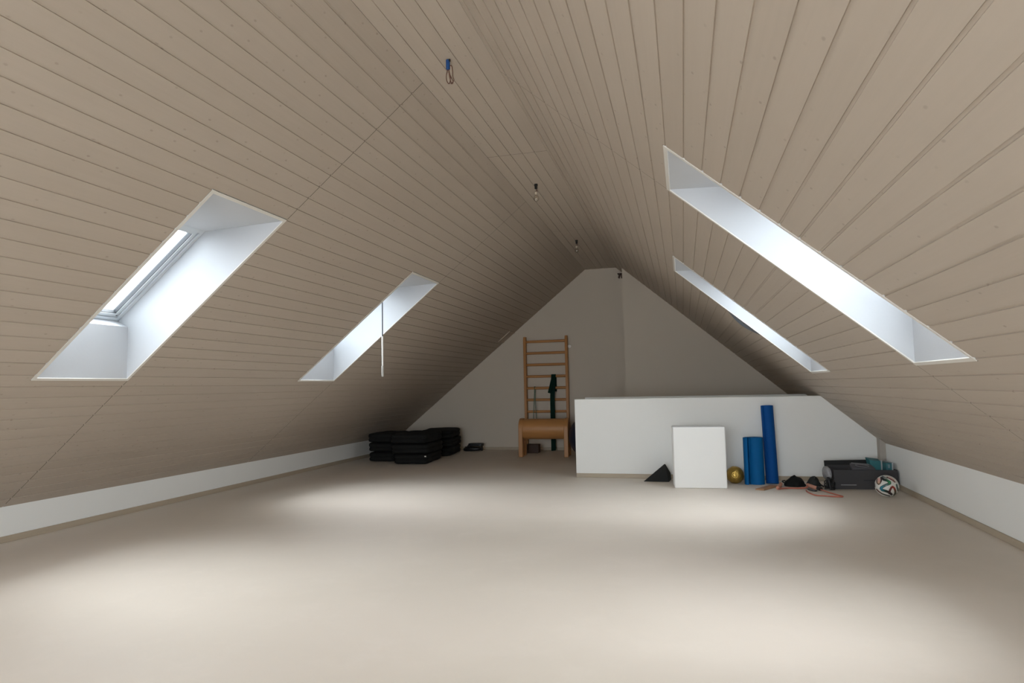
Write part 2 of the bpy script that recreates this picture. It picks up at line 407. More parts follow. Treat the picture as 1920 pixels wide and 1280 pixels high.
# ------------------------------------------------------------------ roof windows
def roof_window(idx, side, ya, yb, rng, d0=.49, dark_strip=False):
    org, T, N, LEN = (V((XL, 0, ZL)), LT, LN, LLEN) if side == 'L' else (V((XR, 0, ZR)), RT, RN, RLEN)
    sg = -1 if side == 'L' else 1                       # outward in x
    a, b = rng
    w = thing('window_%d' % idx, org+T*((a+b)/2)+V((0, (ya+yb)/2, 0)), kind='structure')
    inv = w.location.copy()
    def P(s, d, y): return org+T*s+N*d+V((0, y, 0))-inv
    # flush cream trim round the opening
    t = .022; bm = BM()
    for s0, s1, y0, y1 in ((a, a+t, ya, yb), (b-t, b, ya, yb), (a+t, b-t, ya, ya+t), (a+t, b-t, yb-t, yb)):
        add_hex(bm, [P(s0, -.003, y0), P(s1, -.003, y0), P(s1, -.003, y1), P(s0, -.003, y1), P(s0, .0035, y0), P(s1, .0035, y0), P(s1, .0035, y1), P(s0, .0035, y1)])
    finish('trim', bm, M_TRIM, w, smooth=False)
    a2, b2, y0, y1 = a+t, b-t, ya+t, yb-t
    # shaft: lower lining upright, upper lining level, short sill up to the frame
    def xz(p): return (p.x, p.z)
    pb = xz(org+T*a2+N*.004); pt = xz(org+T*b2+N*.004)
    q = (pb[0], pb[1]+d0-.12)                            # d0: height of the window plane above the slope
    k = abs(T.z/T.x)
    wb = (q[0]+sg*.085, 0); wb = (wb[0], ceil_z(wb[0])+d0)
    wtx = pt[0]+sg*(d0/k+.02); wt = (wtx, ceil_z(wtx)+d0)
    wt = (wt[0], wt[1])
    top_in = (pt[0], wt[1]-.0)
    def sub(p): return (p[0]-inv.x, p[1]-inv.z)
    bm = BM()
    # side linings
    poly = [sub(p) for p in (pb, q, wb, wt, (pt[0], pt[1]))]
    add_prism(bm, poly, 'y', y0-.02-inv.y, y0-inv.y); add_prism(bm, poly, 'y', y1-inv.y, y1+.02-inv.y)
    e = .02*sg
    Y0, Y1 = y0-.02-inv.y, y1+.02-inv.y
    add_prism(bm, [sub(p) for p in (pb, q, (q[0]+e, q[1]-.012), (pb[0]+e, pb[1]-.012))], 'y', Y0, Y1)
    add_prism(bm, [sub(p) for p in (q, wb, (wb[0]+e*.2, wb[1]-.03), (q[0]+e*.2, q[1]-.03))], 'y', Y0, Y1)
    add_prism(bm, [sub(p) for p in (pt, wt, (wt[0], wt[1]+.03), (pt[0]-e, pt[1]+.03))], 'y', Y0, Y1)
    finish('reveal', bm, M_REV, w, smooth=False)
    # frame, sash and pane in the window plane
    Wb, Wt = V((wb[0], 0, wb[1])), V((wt[0], 0, wt[1])); U = (Wt-Wb); Ln = U.length; U.normalize()
    Nn = V((-U.z, 0, U.x)) if side == 'L' else V((U.z, 0, -U.x))
    if Nn.z < 0: Nn = -Nn
    def W(s, n, y): return Wb+U*s+Nn*n+V((0, y, 0))-inv
    def ring(bm, s0, s1, u0, u1, wd, n0, n1):
        for p0, p1, r0, r1 in ((s0, s0+wd, u0, u1), (s1-wd, s1, u0, u1), (s0+wd, s1-wd, u0, u0+wd), (s0+wd, s1-wd, u1-wd, u1)):
            add_hex(bm, [W(p0, n0, r0), W(p1, n0, r0), W(p1, n0, r1), W(p0, n0, r1), W(p0, n1, r0), W(p1, n1, r0), W(p1, n1, r1), W(p0, n1, r1)])
    bm = BM(); ring(bm, -.02, Ln+.02, y0-.02, y1+.02, .048, 0, .085); fr = finish('window_frame', bm, M_FRAME, w, smooth=False)
    bm = BM(); ring(bm, .026, Ln-.026, y0+.026, y1-.026, .007, .022, .05); finish('gasket', bm, M_GASK, w, smooth=False)
    bm = BM(); ring(bm, .032, Ln-.032, y0+.032, y1-.032, .026, .010, .055); s_ = finish('sash', bm, M_FRAME, w, smooth=False)
    bm = BM(); ring(bm, .056, Ln-.056, y0+.056, y1-.056, .006, .016, .045); finish('glazing_bead', bm, M_GASK, w, smooth=False)
    bm = BM(); add_hex(bm, [W(s, n, y) for n in (.026, .032) for s, y in ((.05, y0+.05), (Ln-.05, y0+.05), (Ln-.05, y1-.05), (.05, y1-.05))])
    finish('pane', bm, M_GLASS, w, smooth=False)
    bm = BM(); add_lathe(bm, [(.006, 0), (.006, .004)], W(.044, .006, y1-.045), 10); finish('screw', bm, M_GASK, s_)
    if dark_strip:     # dark strip bowing out from under the far edge of the trim
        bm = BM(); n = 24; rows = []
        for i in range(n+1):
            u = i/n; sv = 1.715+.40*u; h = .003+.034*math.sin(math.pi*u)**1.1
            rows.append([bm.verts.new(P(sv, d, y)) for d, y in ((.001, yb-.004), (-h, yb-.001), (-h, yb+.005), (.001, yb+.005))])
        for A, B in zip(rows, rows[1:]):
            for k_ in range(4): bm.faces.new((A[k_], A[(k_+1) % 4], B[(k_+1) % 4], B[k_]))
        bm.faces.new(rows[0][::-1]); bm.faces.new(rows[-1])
        finish('bowed_strip', bm, M_GASK, w)
    # sampling guide for the daylight entering here
    L = bpy.data.lights.new('daylight_portal', 'AREA'); L.shape = 'RECTANGLE'; L.size = y1-y0; L.size_y = Ln
    L.cycles.is_portal = True
    lo = bpy.data.objects.new('daylight_portal', L); COL.objects.link(lo)
    lo.location = Wb+U*Ln/2+Nn*.11+V((0, (y0+y1)/2, 0))
    z = Nn; x = V((0, 1, 0)); y = z.cross(x)
    lo.rotation_euler = Matrix((x, y, z)).transposed().to_euler()
    return w
num = 1
order = [('L', 2), ('L', 3), ('R', 2), ('R', 3), ('L', 1), ('R', 1), ('L', 0), ('R', 0)]
for side, i in order:
    ya, yb = SKY[side][i]; roof_window(num, side, ya, yb, srng(side, i), .49 if i >= 2 else .30, dark_strip=(side == 'R' and i == 3)); num += 1
# unseen glazed gable behind the camera, added to throw daylight into the room
def added_gable(idx):
    cx, cz = -1.35, GW[0][1]
    w = thing('window_%d' % idx, (cx, YF-.07, cz), kind='structure')
    Q = [V((p[0]-cx, 0, p[1]-cz)) for p in GW]
    bm = BM()
    for p, q in list(zip(Q, Q[1:]+Q[:1])) + [(V((-.65, 0, 0)), V((-.65, 0, 2.25))), (V((.65, 0, 0)), V((.65, 0, 2.2)))]:
        d = (q-p).normalized(); n = V((-d.z, 0, d.x)); add_obox(bm, (p+q)/2, (q-p)/2, (0, .03, 0), n*.035)
    finish('window_frame', bm, M_FRAME, w, smooth=False)
    bm = BM(); add_prism(bm, [(q.x, q.z) for q in Q], 'y', -.003, .003); finish('pane', bm, M_GLASS, w, smooth=False)
    L = bpy.data.lights.new('daylight_portal', 'AREA'); L.shape = 'RECTANGLE'; L.size = 3.8; L.size_y = 2.9; L.cycles.is_portal = True
    lo = bpy.data.objects.new('daylight_portal', L); COL.objects.link(lo); lo.location = (cx, YF-.12, 1.5)
    lo.rotation_euler = (math.radians(90), 0, 0)
added_gable(num)

# ------------------------------------------------------------------ things by the back wall
# wall bars
t = thing('stall_bars', (-2.275, YB-.06, 0), 'tall wooden wall bars with round rungs standing against the grey gable wall', 'gym bars')
for s in (-1, 1):
    bm = BM(); add_prism(bm, [(-.045, 0), (.045, 0), (.045, 1.90), (.02, 1.955), (-.02, 1.955), (-.045, 1.90)], 'x', s*.366-.023, s*.366+.023)
    finish('upright', bm, M_OAK, t, bevel=.006)
for k in range(9):
    z = 1.868-.2012*k
    bm = BM(); add_tube(bm, [(-.36, 0, z), (.36, 0, z)], .0225, 12); finish('rung', bm, M_OAKX, t)
# gym horse
t = thing('gym_horse', (-2.135, 9.93, 0), 'small wooden gym horse with barrel body on plank legs in front of the wall bars', 'gym horse', rz=math.radians(2))
for s in (-1, 1):
    prof = [(-.165, 0), (-.08, 0), (-.07, .24), (.07, .24), (.08, 0), (.165, 0)] + [(.16*math.cos(a), .43+.165*math.sin(a)) for a in [math.pi*i/12 for i in range(13)]]
    bm = BM(); add_prism(bm, prof, 'x', s*.358-.034, s*.358+.034); finish('end_panel', bm, M_OAK, t, bevel=.008)
bm = BM(); prof = [(.152*math.cos(a), .425+.160*math.sin(a)) for a in [2*math.pi*i/28 for i in range(28)]]
add_prism(bm, prof, 'x', -.33, .33); finish('barrel_body', bm, M_OAKX, t, bevel=.006)
# green bands
t = thing('resistance_band', (-2.145, 10.70, 0), 'wide dark green latex band hanging over the wall bars', 'exercise band')
bm = BM(); zr = 1.868-.2012*3
pts = [(0, .030, .60), (0, .032, 1.0), (0, .050, 1.2), (.002, .080, zr+.012), (.002, .118, zr+.024), (.002, .145, zr+.0)]
pts = smooth_path([(.002, .16, 1.0), (.002, .152, 1.2), (.002, .146, zr+.005), (.002, .118, zr+.026), (.002, .088, zr+.005), (0, .045, 1.1), (-.012, .028, .9), (-.012, .018, .6), (-.012, .018, .3), (-.012, .015, .08), (-.005, -.02, .012)], 6)
add_tube(bm, pts, .04, 10, flat=(.040, .004), up=(0, 1, .01)); o = finish('band', bm, M_GREEN, t)
bm = BM(); pts = smooth_path([(-.004, .072, 1.24), (-.02, .03, 1.15), (-.045, .008, 1.04), (-.062, .0, .975)], 6)
add_tube(bm, pts, .03, 10, flat=(.026, .004), up=(0, 1, .01)); finish('loose_end', bm, M_GREEN, t)
t = thing('resistance_tube', (-2.48, 10.70, 0), 'thin green latex tube looped over the wall bars beside the wide green band', 'exercise band')
z5 = 1.868-.2012*4
bm = BM(); add_tube(bm, smooth_path([(-.03, .06, .40), (-.022, .06, .60), (-.003, .075, .95), (0, .085, z5+.01), (.004, .117, z5+.026), (.010, .15, z5+.0), (.012, .085, z5-.05), (.012, .065, .85), (.028, .06, .60), (.034, .06, .40)], 6), .0055, 8); finish('tube', bm, M_GREEN2, t)
# box under the horse
bm = BM(); add_box(bm, -.105, .105, -.075, .075, 0, .142)
tag(finish('storage_box', bm, M_BROWN, bevel=.008, loc=(-2.44, 10.42, 0)), 'small dark brown box on the floor behind the gym horse', 'box')
# navy ball half hidden by the half-wall
bm = BM(); bmesh.ops.create_uvsphere(bm, u_segments=48, v_segments=32, radius=.327)
for v in bm.verts:
    if v.co.z < -.30: v.co.z = -.30+(v.co.z+.30)*.4
o = tag(finish('gym_ball', bm, M_NAVY, loc=(-1.40, 9.8, .311)), 'large navy gym ball peeking out behind the left end of the low white half-wall', 'gym ball')
bm = BM(); add_lathe(bm, [(.0, 0), (.012, 0), (.012, .008), (.0, .008)], (0, -.325, .02), 12, 'y'); finish('valve_plug', bm, M_TAG, o)
# knob beside the bars
t = thing('wall_hook', (-1.858, YB, 1.765), 'small white round hook on the gable wall right of the wall bars', 'hook')
bm = BM(); add_lathe(bm, [(.022, -.001), (.022, -.008), (.010, -.012), (.010, -.034), (.028, -.040), (.031, -.050), (.018, -.058)], (0, 0, 0), 16, 'y'); finish('knob', bm, M_WPLAS, t)
# bracket under the ridge
t = thing('beam_bracket', (-.952, YB, 2.925), 'little dark metal bracket under the ridge at the step of the gable wall', 'bracket')
for dx, a in ((-.022, .35), (.018, 0.)):
    bm = BM(); add_obox(bm, (dx, -.045, 0), (.009*math.cos(a), 0, -.009*math.sin(a)), (0, .045, 0), (.035*math.sin(a), 0, .035*math.cos(a))); finish('bracket_plate', bm, M_BROWN, t, bevel=.002)
bm = BM(); add_box(bm, -.05, .06, -.09, 0, .030, .042); finish('mounting_plate', bm, M_BROWN, t, bevel=.002)
# hatch in the left slope at the gable
t = thing('ceiling_hatch', (0, 0, 0), 'small flush rectangular hatch in the left slope at the gable wall', 'hatch')
so = V((XL, 0, ZL)); s0 = (V((-3.045, 0, 1.876))-so).dot(LT); s1 = (V((-2.835, 0, 2.048))-so).dot(LT)
t.location = so+LT*((s0+s1)/2)+V((0, 10.70, 0))
def HP(s, d, y): return so+LT*s+LN*d+V((0, y, 0))-t.location
def hbox(bm, a, b, d0, d1, y0, y1): add_hex(bm, [HP(a, d0, y0), HP(b, d0, y0), HP(b, d0, y1), HP(a, d0, y1), HP(a, d1, y0), HP(b, d1, y0), HP(b, d1, y1), HP(a, d1, y1)])
bm = BM(); hbox(bm, s0+.012, s1-.012, -.004, .004, 10.55, 10.876); finish('hatch_panel', bm, mat('hatch_wood', (.50, .41, .33), .6, var=.08, scale=5, stretch=(1, .3, 4)), t)
bm = BM(); hbox(bm, s0, s0+.012, -.012, .004, 10.535, 10.876); hbox(bm, s1-.012, s1, -.012, .004, 10.535, 10.876); hbox(bm, s0, s1, -.012, .004, 10.535, 10.549)
finish('hatch_frame', bm, mat('hatch_frame_wood', (.62, .52, .43), .5), t)

# ------------------------------------------------------------------ black folded mats
def folded_mat(sx, sy, sz, seed, tagged):
    """a soft mat folded once: two layers joined by a rounded fold at the front, and a seam line"""
    t = thing('folded_mat', (0, 0, 0))
    bm = superbox(sx, sy, sz, p=7.5, n=15, lump=.008, seed=seed)
    for v in bm.verts: v.co.z = max(-sz, min(sz, v.co.z))
    for v in bm.verts:                                    # crease of the fold round the sides
        q = abs(v.co.z)/sz
        if q < .28 and (abs(v.co.x) > sx*.8 or abs(v.co.y) > sy*.8):
            k = 1-.045*(1-q/.28)
            v.co.x *= k; v.co.y *= 1-(1-k)*.6
    bm2 = finish('padding', bm, M_BLACK, t)
    rim = []
    for i in range(48):
        a = 2*math.pi*i/48; c, s = math.cos(a), math.sin(a); l = (abs(c)**7+abs(s)**7)**(1/7)
        rim.append((c/l*sx*.985, s/l*sy*.985, sz*.50+.004*math.sin(a*5+seed)))
    bm = BM(); add_tube(bm, rim, .006, 6, closed=True); finish('piping', bm, M_BLACK, t)
    if tagged:
        bm = BM(); add_obox(bm, tagged, (.012, 0, 0), (0, .003, 0), (0, 0, .008)); finish('fabric_tag', bm, M_TAG, t, bevel=.001)
    return t
STK = [ # name, x, y, rz, half sizes, labels
    ('front', -3.915, 9.10, 5, (.283, .43, .072), ['bottom', 'middle', 'topmost'], 'of the front stack on the floor', 0),
    ('rear', -3.97, 10.18, 8, (.27, .43, .068), ['bottom', 'middle', 'topmost'], 'of the rear stack nearest the gable wall', 3),
    ('slope', -4.50, 9.33, 2, (.215, .36, .070), ['bottom', 'middle', 'topmost'], 'of the left stack under the sloping ceiling', 6)]
for nm, x, y, rz, (sx, sy, sz), lv, where, sd in STK:
    for k in range(3):
        tg = None
        if nm == 'front' and k == 0: tg = (.235, -sy-.001, .045)
        if nm == 'rear' and k == 2: tg = (sx*.62, -sy*.965, .02)
        j = (random.uniform(-.012, .012), random.uniform(-.015, .015))
        wx = (.93, 1.04, 1.02)[k] if nm == 'front' else 1.0
        if nm == 'front': j = (-.012*k, 0)
        f = folded_mat(sx*wx, sy, sz, sd+k, tg)
        f.location = (x+j[0], y+j[1], sz+.002+k*(sz*2+.003)); f.rotation_euler = (0, 0, math.radians(rz+random.uniform(-1., 1.)))
        tag(f, 'black folded mat, %s %s' % (lv[k], where), 'mat', 'black folded mats under the left slope')
# coiled strap left of the bars
t = thing('coiled_strap', (-3.555, 10.62, 0), 'black coiled strap with a flat pad on the floor right of the black mats', 'strap')
bm = BM(); sp = [(.155*math.cos(a), .085*math.sin(a), .022+.006*math.sin(a*1.3)+a*.0018) for a in [2*math.pi*i/24 for i in range(60)]]
add_tube(bm, sp, .021, 8); finish('coil', bm, M_BLACKP, t)
bm = superbox(.13, .07, .028, p=6, n=8, c=(.035, .06, .105)); finish('pad', bm, M_BLACKP, t)
bm = BM(); add_tube(bm, smooth_path([(-.12, .05, .05), (-.10, .05, .09), (-.04, .06, .10)], 6), .014, 8); finish('webbing', bm, M_BLACKP, t)
bm = BM(); add_tube(bm, smooth_path([(.14, .03, .04), (.15, .05, .07), (.13, .06, .10)], 6), .012, 8); finish('webbing', bm, M_BLACKP, t)

# ------------------------------------------------------------------ things along the half-wall
# foam wedge
A, B, T_ = (-.250, 0, 0), (.040, -.01, 0), (0, 0, .203)
bm = BM(); add_hex(bm, [(-.252, -.03, 0), (.034, -.03, 0), (.060, .15, 0), (-.20, .17, 0), (-.252, -.03, .012), (.034, -.03, .012), (.060, .15, .07), (-.20, .17, .012)]); bm.free()
bm = BM()
vs = [bm.verts.new(p) for p in ((-.252, -.03, 0), (.036, -.03, 0), (-.004, .0, .205), (-.19, .17, 0), (.056, .16, 0), (.052, .10, .085), (.0, .16, .10))]
for f in ((0, 1, 2), (1, 5, 2), (1, 4, 5), (0, 2, 6), (0, 6, 3), (2, 5, 6), (5, 4, 6), (3, 6, 4), (0, 3, 4, 1)): bm.faces.new([vs[i] for i in f])
tag(finish('foam_wedge', bm, M_FOAMB, bevel=.008, loc=(-.228, 7.47, 0), smooth=False), 'black triangular foam wedge on the floor left of the white foam block', 'foam wedge')
# white block
bm = BM(); add_box(bm, -.265, .265, 0, .27, 0, .637)
tag(finish('foam_block', bm, M_FOAMW, bevel=.012, segs=3, loc=(.138, 7.02, 0)), 'large white upright foam block standing in front of the half-wall', 'foam block').rotation_euler = (0, 0, math.radians(4))
# gold ball
bm = BM(); bmesh.ops.create_icosphere(bm, subdivisions=5, radius=.093)
for v in bm.verts:
    n = v.co.normalized(); v.co += n*(.0035*noise.noise(n*3.1+V((4, 1, 2)))+.0015*noise.noise(n*8))
    if v.co.z < -.088: v.co.z = -.088
t = tag(finish('exercise_ball', bm, M_GOLD, loc=(.508, 7.45, .088)), 'shiny gold exercise ball between the white foam block and blue rolled mats', 'ball')
bm = BM(); pts = [(.094*math.cos(a), .094*math.sin(a), 0) for a in [2*math.pi*i/48 for i in range(48)]]; R = Matrix.Rotation(math.radians(75), 3, 'Y') @ Matrix.Rotation(.5, 3, 'X')
add_tube(bm, [R @ V(p) for p in pts], .0018, 6, closed=True); finish('seam', bm, M_GOLD, t)
bm = BM(); c = (V((-.505, -7.45, 1.0))).normalized(); a_ = V((0, 0, 1)).cross(c).normalized(); b_ = c.cross(a_)
add_tube(bm, [c*.0905+a_*.03*math.cos(x)+b_*.03*math.sin(x) for x in [2*math.pi*i/24 for i in range(24)]], .003, 6, closed=True); finish('embossed_ring', bm, M_GOLD, t)
# rolled mats
def spiral_sheet(pts, th, h0, h1, m, name, parent, shear=(0, 0)):
    """a sheet following a plan curve, with thickness, standing upright"""
    bm = BM(); n = len(pts); P = [V((*p, 0)) for p in pts]; off = []
    for i in range(n):
        d = P[min(i+1, n-1)]-P[max(i-1, 0)]; d.normalize(); off.append(V((-d.y, d.x, 0))*th)
    rows = 10; G = []
    for r in range(rows+1):
        z = h0+(h1-h0)*r/rows; sh = V((shear[0]*r/rows, shear[1]*r/rows, 0))
        G.append([(bm.verts.new(P[i]+V((0, 0, z))+sh), bm.verts.new(P[i]+off[i]+V((0, 0, z))+sh)) for i in range(n)])
    for r in range(rows):
        for i in range(n-1):
            a, b = G[r][i], G[r][i+1]; c, d = G[r+1][i], G[r+1][i+1]
            bm.faces.new((a[0], b[0], d[0], c[0])); bm.faces.new((b[1], a[1], c[1], d[1]))
        for i in (0, n-1):
            a, c = G[r][i], G[r+1][i]; bm.faces.new((a[0], c[0], c[1], a[1]))
    for r in (0, rows):
        for i in range(n-1):
            a, b = G[r][i], G[r][i+1]; bm.faces.new((a[0], a[1], b[1], b[0]))
    return finish(name, bm, m, parent)
def spiral(r0, r1, turns, a0, n=140, ell=1.):
    return [((r0+(r1-r0)*i/n)*math.cos(a0+turns*2*math.pi*i/n), ell*(r0+(r1-r0)*i/n)*math.sin(a0+turns*2*math.pi*i/n)) for i in range(n+1)]
t = thing('rolled_mat', (.728, 7.42, 0), 'short light blue rolled exercise mat with loose outer flap standing on end', 'rolled mat', 'blue rolled mats')
# loose roll: tight inner turns, then the outer end swings out to the left as a flap
pl = spiral(.025, .088, 4.5, math.radians(40), 200)
# continue clockwise/anticlockwise tail to the left
ang = math.radians(40)+4.5*2*math.pi
tail = []
for i in range(1, 15):
    u = i/14; a = ang+u*math.radians(-10+60)
    tail.append(((.088+.03*u)*math.cos(a)-.02*u*u, (.088+.02*u)*math.sin(a)))
pl2 = [(x, y) for x, y in pl]
spiral_sheet(pl2, .008, 0, .497, M_BLUE, 'roll', t)
flap = smooth_path([(-.062, .062, 0), (-.095, .045, 0), (-.122, .0, 0), (-.128, -.045, 0), (-.112, -.078, 0), (-.088, -.082, 0)], 8)
spiral_sheet([(p.x, p.y) for p in flap], .008, 0, .497, M_BLUE, 'outer_flap', t)
t = thing('rolled_mat', (.892, 7.47, 0), 'tall deep blue rolled exercise mat leaning against the half-wall', 'rolled mat', 'blue rolled mats')
spiral_sheet(spiral(.016, .068, 5.2, math.radians(150), 220), .009, 0, .838, M_BLUE2, 'roll', t)
t.rotation_euler = (math.radians(-8.0), math.radians(-0.5), 0)

# tube trainer with two soft handles
def RP(x, y, z=.008): return (x, y, z)
t = thing('tube_trainer', (1.12, 7.05, 0), 'coral latex exercise tube with salmon handles looped on the floor before the black pouch', 'exercise tube')
o_ = V((1.12, 7.05, 0))
def loc(L): return [V(p)-o_ for p in L]
bm = BM(); add_tube(bm, smooth_path(loc([RP(.885, 7.02, .012), RP(.93, 7.07, .010), RP(1.0, 7.115), RP(1.09, 7.12), RP(1.17, 7.14, .012), RP(1.195, 7.20, .025)]), 6), .008, 8); finish('tube', bm, M_CORAL, t)
bm = BM(); add_tube(bm, smooth_path(loc([RP(1.281, 7.042, .012), RP(1.345, 6.85), RP(1.40, 6.70), RP(1.395, 6.655), RP(1.34, 6.655), RP(1.26, 6.685), RP(1.185, 6.705), RP(1.152, 6.80), RP(1.138, 6.92), RP(1.142, 6.985, .010)]), 6), .0065, 8); finish('tube_loop', bm, M_CORAL, t)
bm = BM(); add_tube(bm, loc([(.885, 7.045, .018), (.92, 7.15, .020), (.945, 7.25, .03)]), [.017, .020, .016], 10); finish('foam_handle', bm, M_PINK, t)
bm = BM(); add_tube(bm, loc([(1.195, 7.22, .03), (1.23, 7.14, .022), (1.268, 7.065, .017)]), [.016, .019, .017], 10); finish('foam_handle', bm, M_PINK, t)
bm = BM(); add_tube(bm, loc([(1.268, 7.075, .017), (1.284, 7.03, .015)]), .022, 10); finish('clamp_ring', bm, M_BLACKP, t)
# tan pad
bm = BM(); P4 = [(.667, 7.005), (.749, 6.968), (.925, 7.255), (.84, 7.28)]
cx = sum(p[0] for p in P4)/4; cy = sum(p[1] for p in P4)/4
add_prism(bm, [(p[0]-cx, p[1]-cy) for p in P4], 'z', 0, .014)
tag(finish('leather_pad', bm, M_TAN, bevel=.005, loc=(cx, cy, 0)), 'flat tan leather pad on the floor in front of the blue rolled mats', 'pad')
# pouches
def pouch(nm, m, x, y, sx, sy, h, seed, peak=0.):
    bm = BM(); bmesh.ops.create_uvsphere(bm, u_segments=36, v_segments=22, radius=1)
    for v in bm.verts:
        q = v.co.copy(); z = max(q.z, -.15)
        r = 1-.18*max(z, 0)
        w = V((q.x*sx*r+peak*sx*max(z, 0)**2, q.y*sy*r, (z+.15)/1.15*h*(1-.12*abs(q.x))))
        if q.z > -.15: w += noise.noise_vector(V((q.x*2+seed, q.y*2, q.z*2)))*.016
        w.z = max(w.z, 0); v.co = w
    return finish(nm, bm, m, loc=(x, y, 0))
o = tag(pouch('cloth_pouch', M_BLACK, 1.090, 7.32, .105, .085, .108, 3), 'rounded black cloth pouch on the floor behind the coral tube', 'pouch')
bm = BM(); add_tube(bm, smooth_path([(-.085, -.0, .03), (-.110, .0, .035), (-.118, .02, .045), (-.09, .03, .05)], 6), .007, 8); finish('pull_cord', bm, M_BLACKP, o)
o = tag(pouch('crumpled_pouch', M_POUCH, 1.276, 7.345, .070, .07, .105, 9, .1), 'charcoal crumpled pouch with black straps between the black pouch and dark grey box', 'pouch')
bm = BM(); add_tube(bm, smooth_path([(.0, -.05, .092), (.03, -.05, .07), (.05, -.07, .03), (.075, -.10, .012), (.085, -.08, .012)], 6), .01, 8, flat=(.016, .004)); finish('strap', bm, M_BLACKP, o)
o = thing('hand_strap', (1.20, 7.03, 0), 'short flat black strap lying under the salmon handle', 'strap')
bm = BM(); add_tube(bm, smooth_path([(-.015, .035, .010), (-.002, .0, .008), (.012, -.035, .007), (.030, -.055, .007)], 6), .02, 10, flat=(.022, .006)); finish('webbing', bm, M_BLACKP, o)
# tangle of cords
o = thing('cord_tangle', (1.392, 7.11, 0), 'tangle of black cords on the floor at the left end of the dark grey box', 'cords')
bm = BM(); rr = random.Random(4)
for k in range(7):
    pts = []
    for i in range(9):
        a = rr.uniform(0, 2*math.pi); r_ = rr.uniform(.01, .05)
        pts.append((r_*math.cos(a)-.01, r_*math.sin(a)*1.2, max(.008, .008+rr.random()**1.3*.11)))
    add_tube(bm, smooth_path(pts, 5), .0065, 6)
o2 = finish('cords', bm, M_BLACKP, o); o2['kind'] = 'stuff'
# grey box with its contents
BX = thing('cardboard_box', (1.731, 7.175, 0), 'long dark grey open box at the right knee wall behind the football', 'box', rz=math.radians(4))
W2, D, H, th = .296, .26, .192, .006
bm = BM(); add_box(bm, -W2, W2, 0, D, 0, th); add_box(bm, -W2, W2, D-th, D, th, H+.02)
add_box(bm, -W2, -W2+th, th, D-th, th, H); add_box(bm, W2-th, W2, th, D-th, th, H)
prof = [(-W2, th), (W2, th), (W2, H-.035)] + [(W2-.03+.03*math.cos(a), H-.03+.03*math.sin(a)) for a in [math.pi/2*i/6 for i in range(7)]] + [(-W2, H+.0)]
add_prism(bm, prof, 'y', 0, th)
finish('carton', bm, M_DKGREY, BX, bevel=.002)
bm = BM(); add_hex(bm, [(-W2-.005, D+.008, 0), (.15, D+.008, 0), (.15, D+.016, 0), (-W2-.005, D+.016, 0), (-W2-.01, D+.034, .252), (.15, D+.034, .262), (.15, D+.042, .262), (-W2-.01, D+.042, .252)])
finish('lid', bm, M_BLACKP, BX, bevel=.002)
bm = BM(); add_box(bm, -.235, -.09, -.0015, .0005, .040, .046); finish('printed_line', bm, M_GREYL, BX, smooth=False)
bm = BM(); add_box(bm, -.02, .10, -.0012, .0005, .085, .094); finish('dark_print', bm, mat('black_print', (.018, .018, .019), .6), BX, smooth=False)
# things sticking out of the box
def inbox(x, y, z): return BX.matrix_basis @ V((x, y, z))
t = thing('grey_device', (1.735, 7.318, .009), 'grey plastic case lying in the dark grey box beside the teal box', 'case', rz=math.radians(6))
bm = BM(); add_hex(bm, [(-.105, -.085, 0), (.105, -.085, 0), (.105, -.012, 0), (-.105, -.012, 0), (-.12, -.080, .195), (.10, -.080, .190), (.085, -.016, .222), (-.125, -.016, .240)]); finish('case_body', bm, M_GREYP, t, bevel=.006)
bm = BM(); pts = [(-.015+.062*math.cos(a), -.050+.022*math.sin(a), .2135-.007*math.cos(a)+.010*math.sin(a)) for a in [2*math.pi*i/28 for i in range(28)]]
add_tube(bm, pts, .005, 6, closed=True); finish('rim', bm, mat('mid_grey_plastic', (.17, .165, .175), .4), t)
bm = BM(); add_hex(bm, [(-.108, -.026, .226), (.06, -.026, .212), (.06, -.018, .215), (-.108, -.018, .230), (-.108, -.026, .241), (.06, -.026, .227), (.06, -.018, .229), (-.108, -.018, .244)]); finish('ridge', bm, mat('mid_grey_plastic', (.17, .165, .175), .4), t)
t = thing('teal_carton', (1.888, 7.330, .009), 'teal cardboard carton with white band in the dark grey box', 'carton', rz=math.radians(6))
bm = BM(); add_hex(bm, [(-.03, -.008, 0), (.036, -.008, 0), (.036, .10, 0), (-.03, .10, 0), (-.085, -.008, .268), (.036, -.008, .252), (.036, .10, .268), (-.085, .10, .285)]); finish('carton', bm, M_TEAL, t, bevel=.002)
bm = BM(); add_box(bm, .024, .037, -.0095, .1015, .0, .262); finish('white_band', bm, M_CARDW, t)
t = thing('product_carton', (1.962, 7.33, .009), 'dark teal and pale grey carton standing at the right end of the grey box', 'carton', rz=math.radians(6))
bm = BM(); add_box(bm, -.032, .022, -.08, .10, 0, .245); finish('carton', bm, M_TEALD, t, bevel=.002)
bm = BM(); add_box(bm, .022, .038, -.078, .10, 0, .25); finish('pale_end', bm, M_CARDW, t, bevel=.002)
bm = BM(); add_box(bm, -.016, .004, -.0812, -.079, .195, .232); finish('printed_square', bm, mat('grey_teal_print', (.16, .24, .26), .6), t)
bm = BM(); add_box(bm, .030, .034, -.0795, -.077, .17, .235); finish('printed_bar', bm, mat('mid_grey_print', (.25, .26, .26), .6), t)
# plastic film hanging over the left end
bm = superbox(.030, .075, .070, p=2.6, n=12, lump=.034, seed=5); t = finish('plastic_bag', bm, M_BAG, loc=(1.387, 7.225, .150))
for p in t.data.polygons: p.use_smooth = (p.index % 3 != 0)
tag(t, 'crumpled clear plastic bag against the left end of the dark grey box', 'plastic bag')

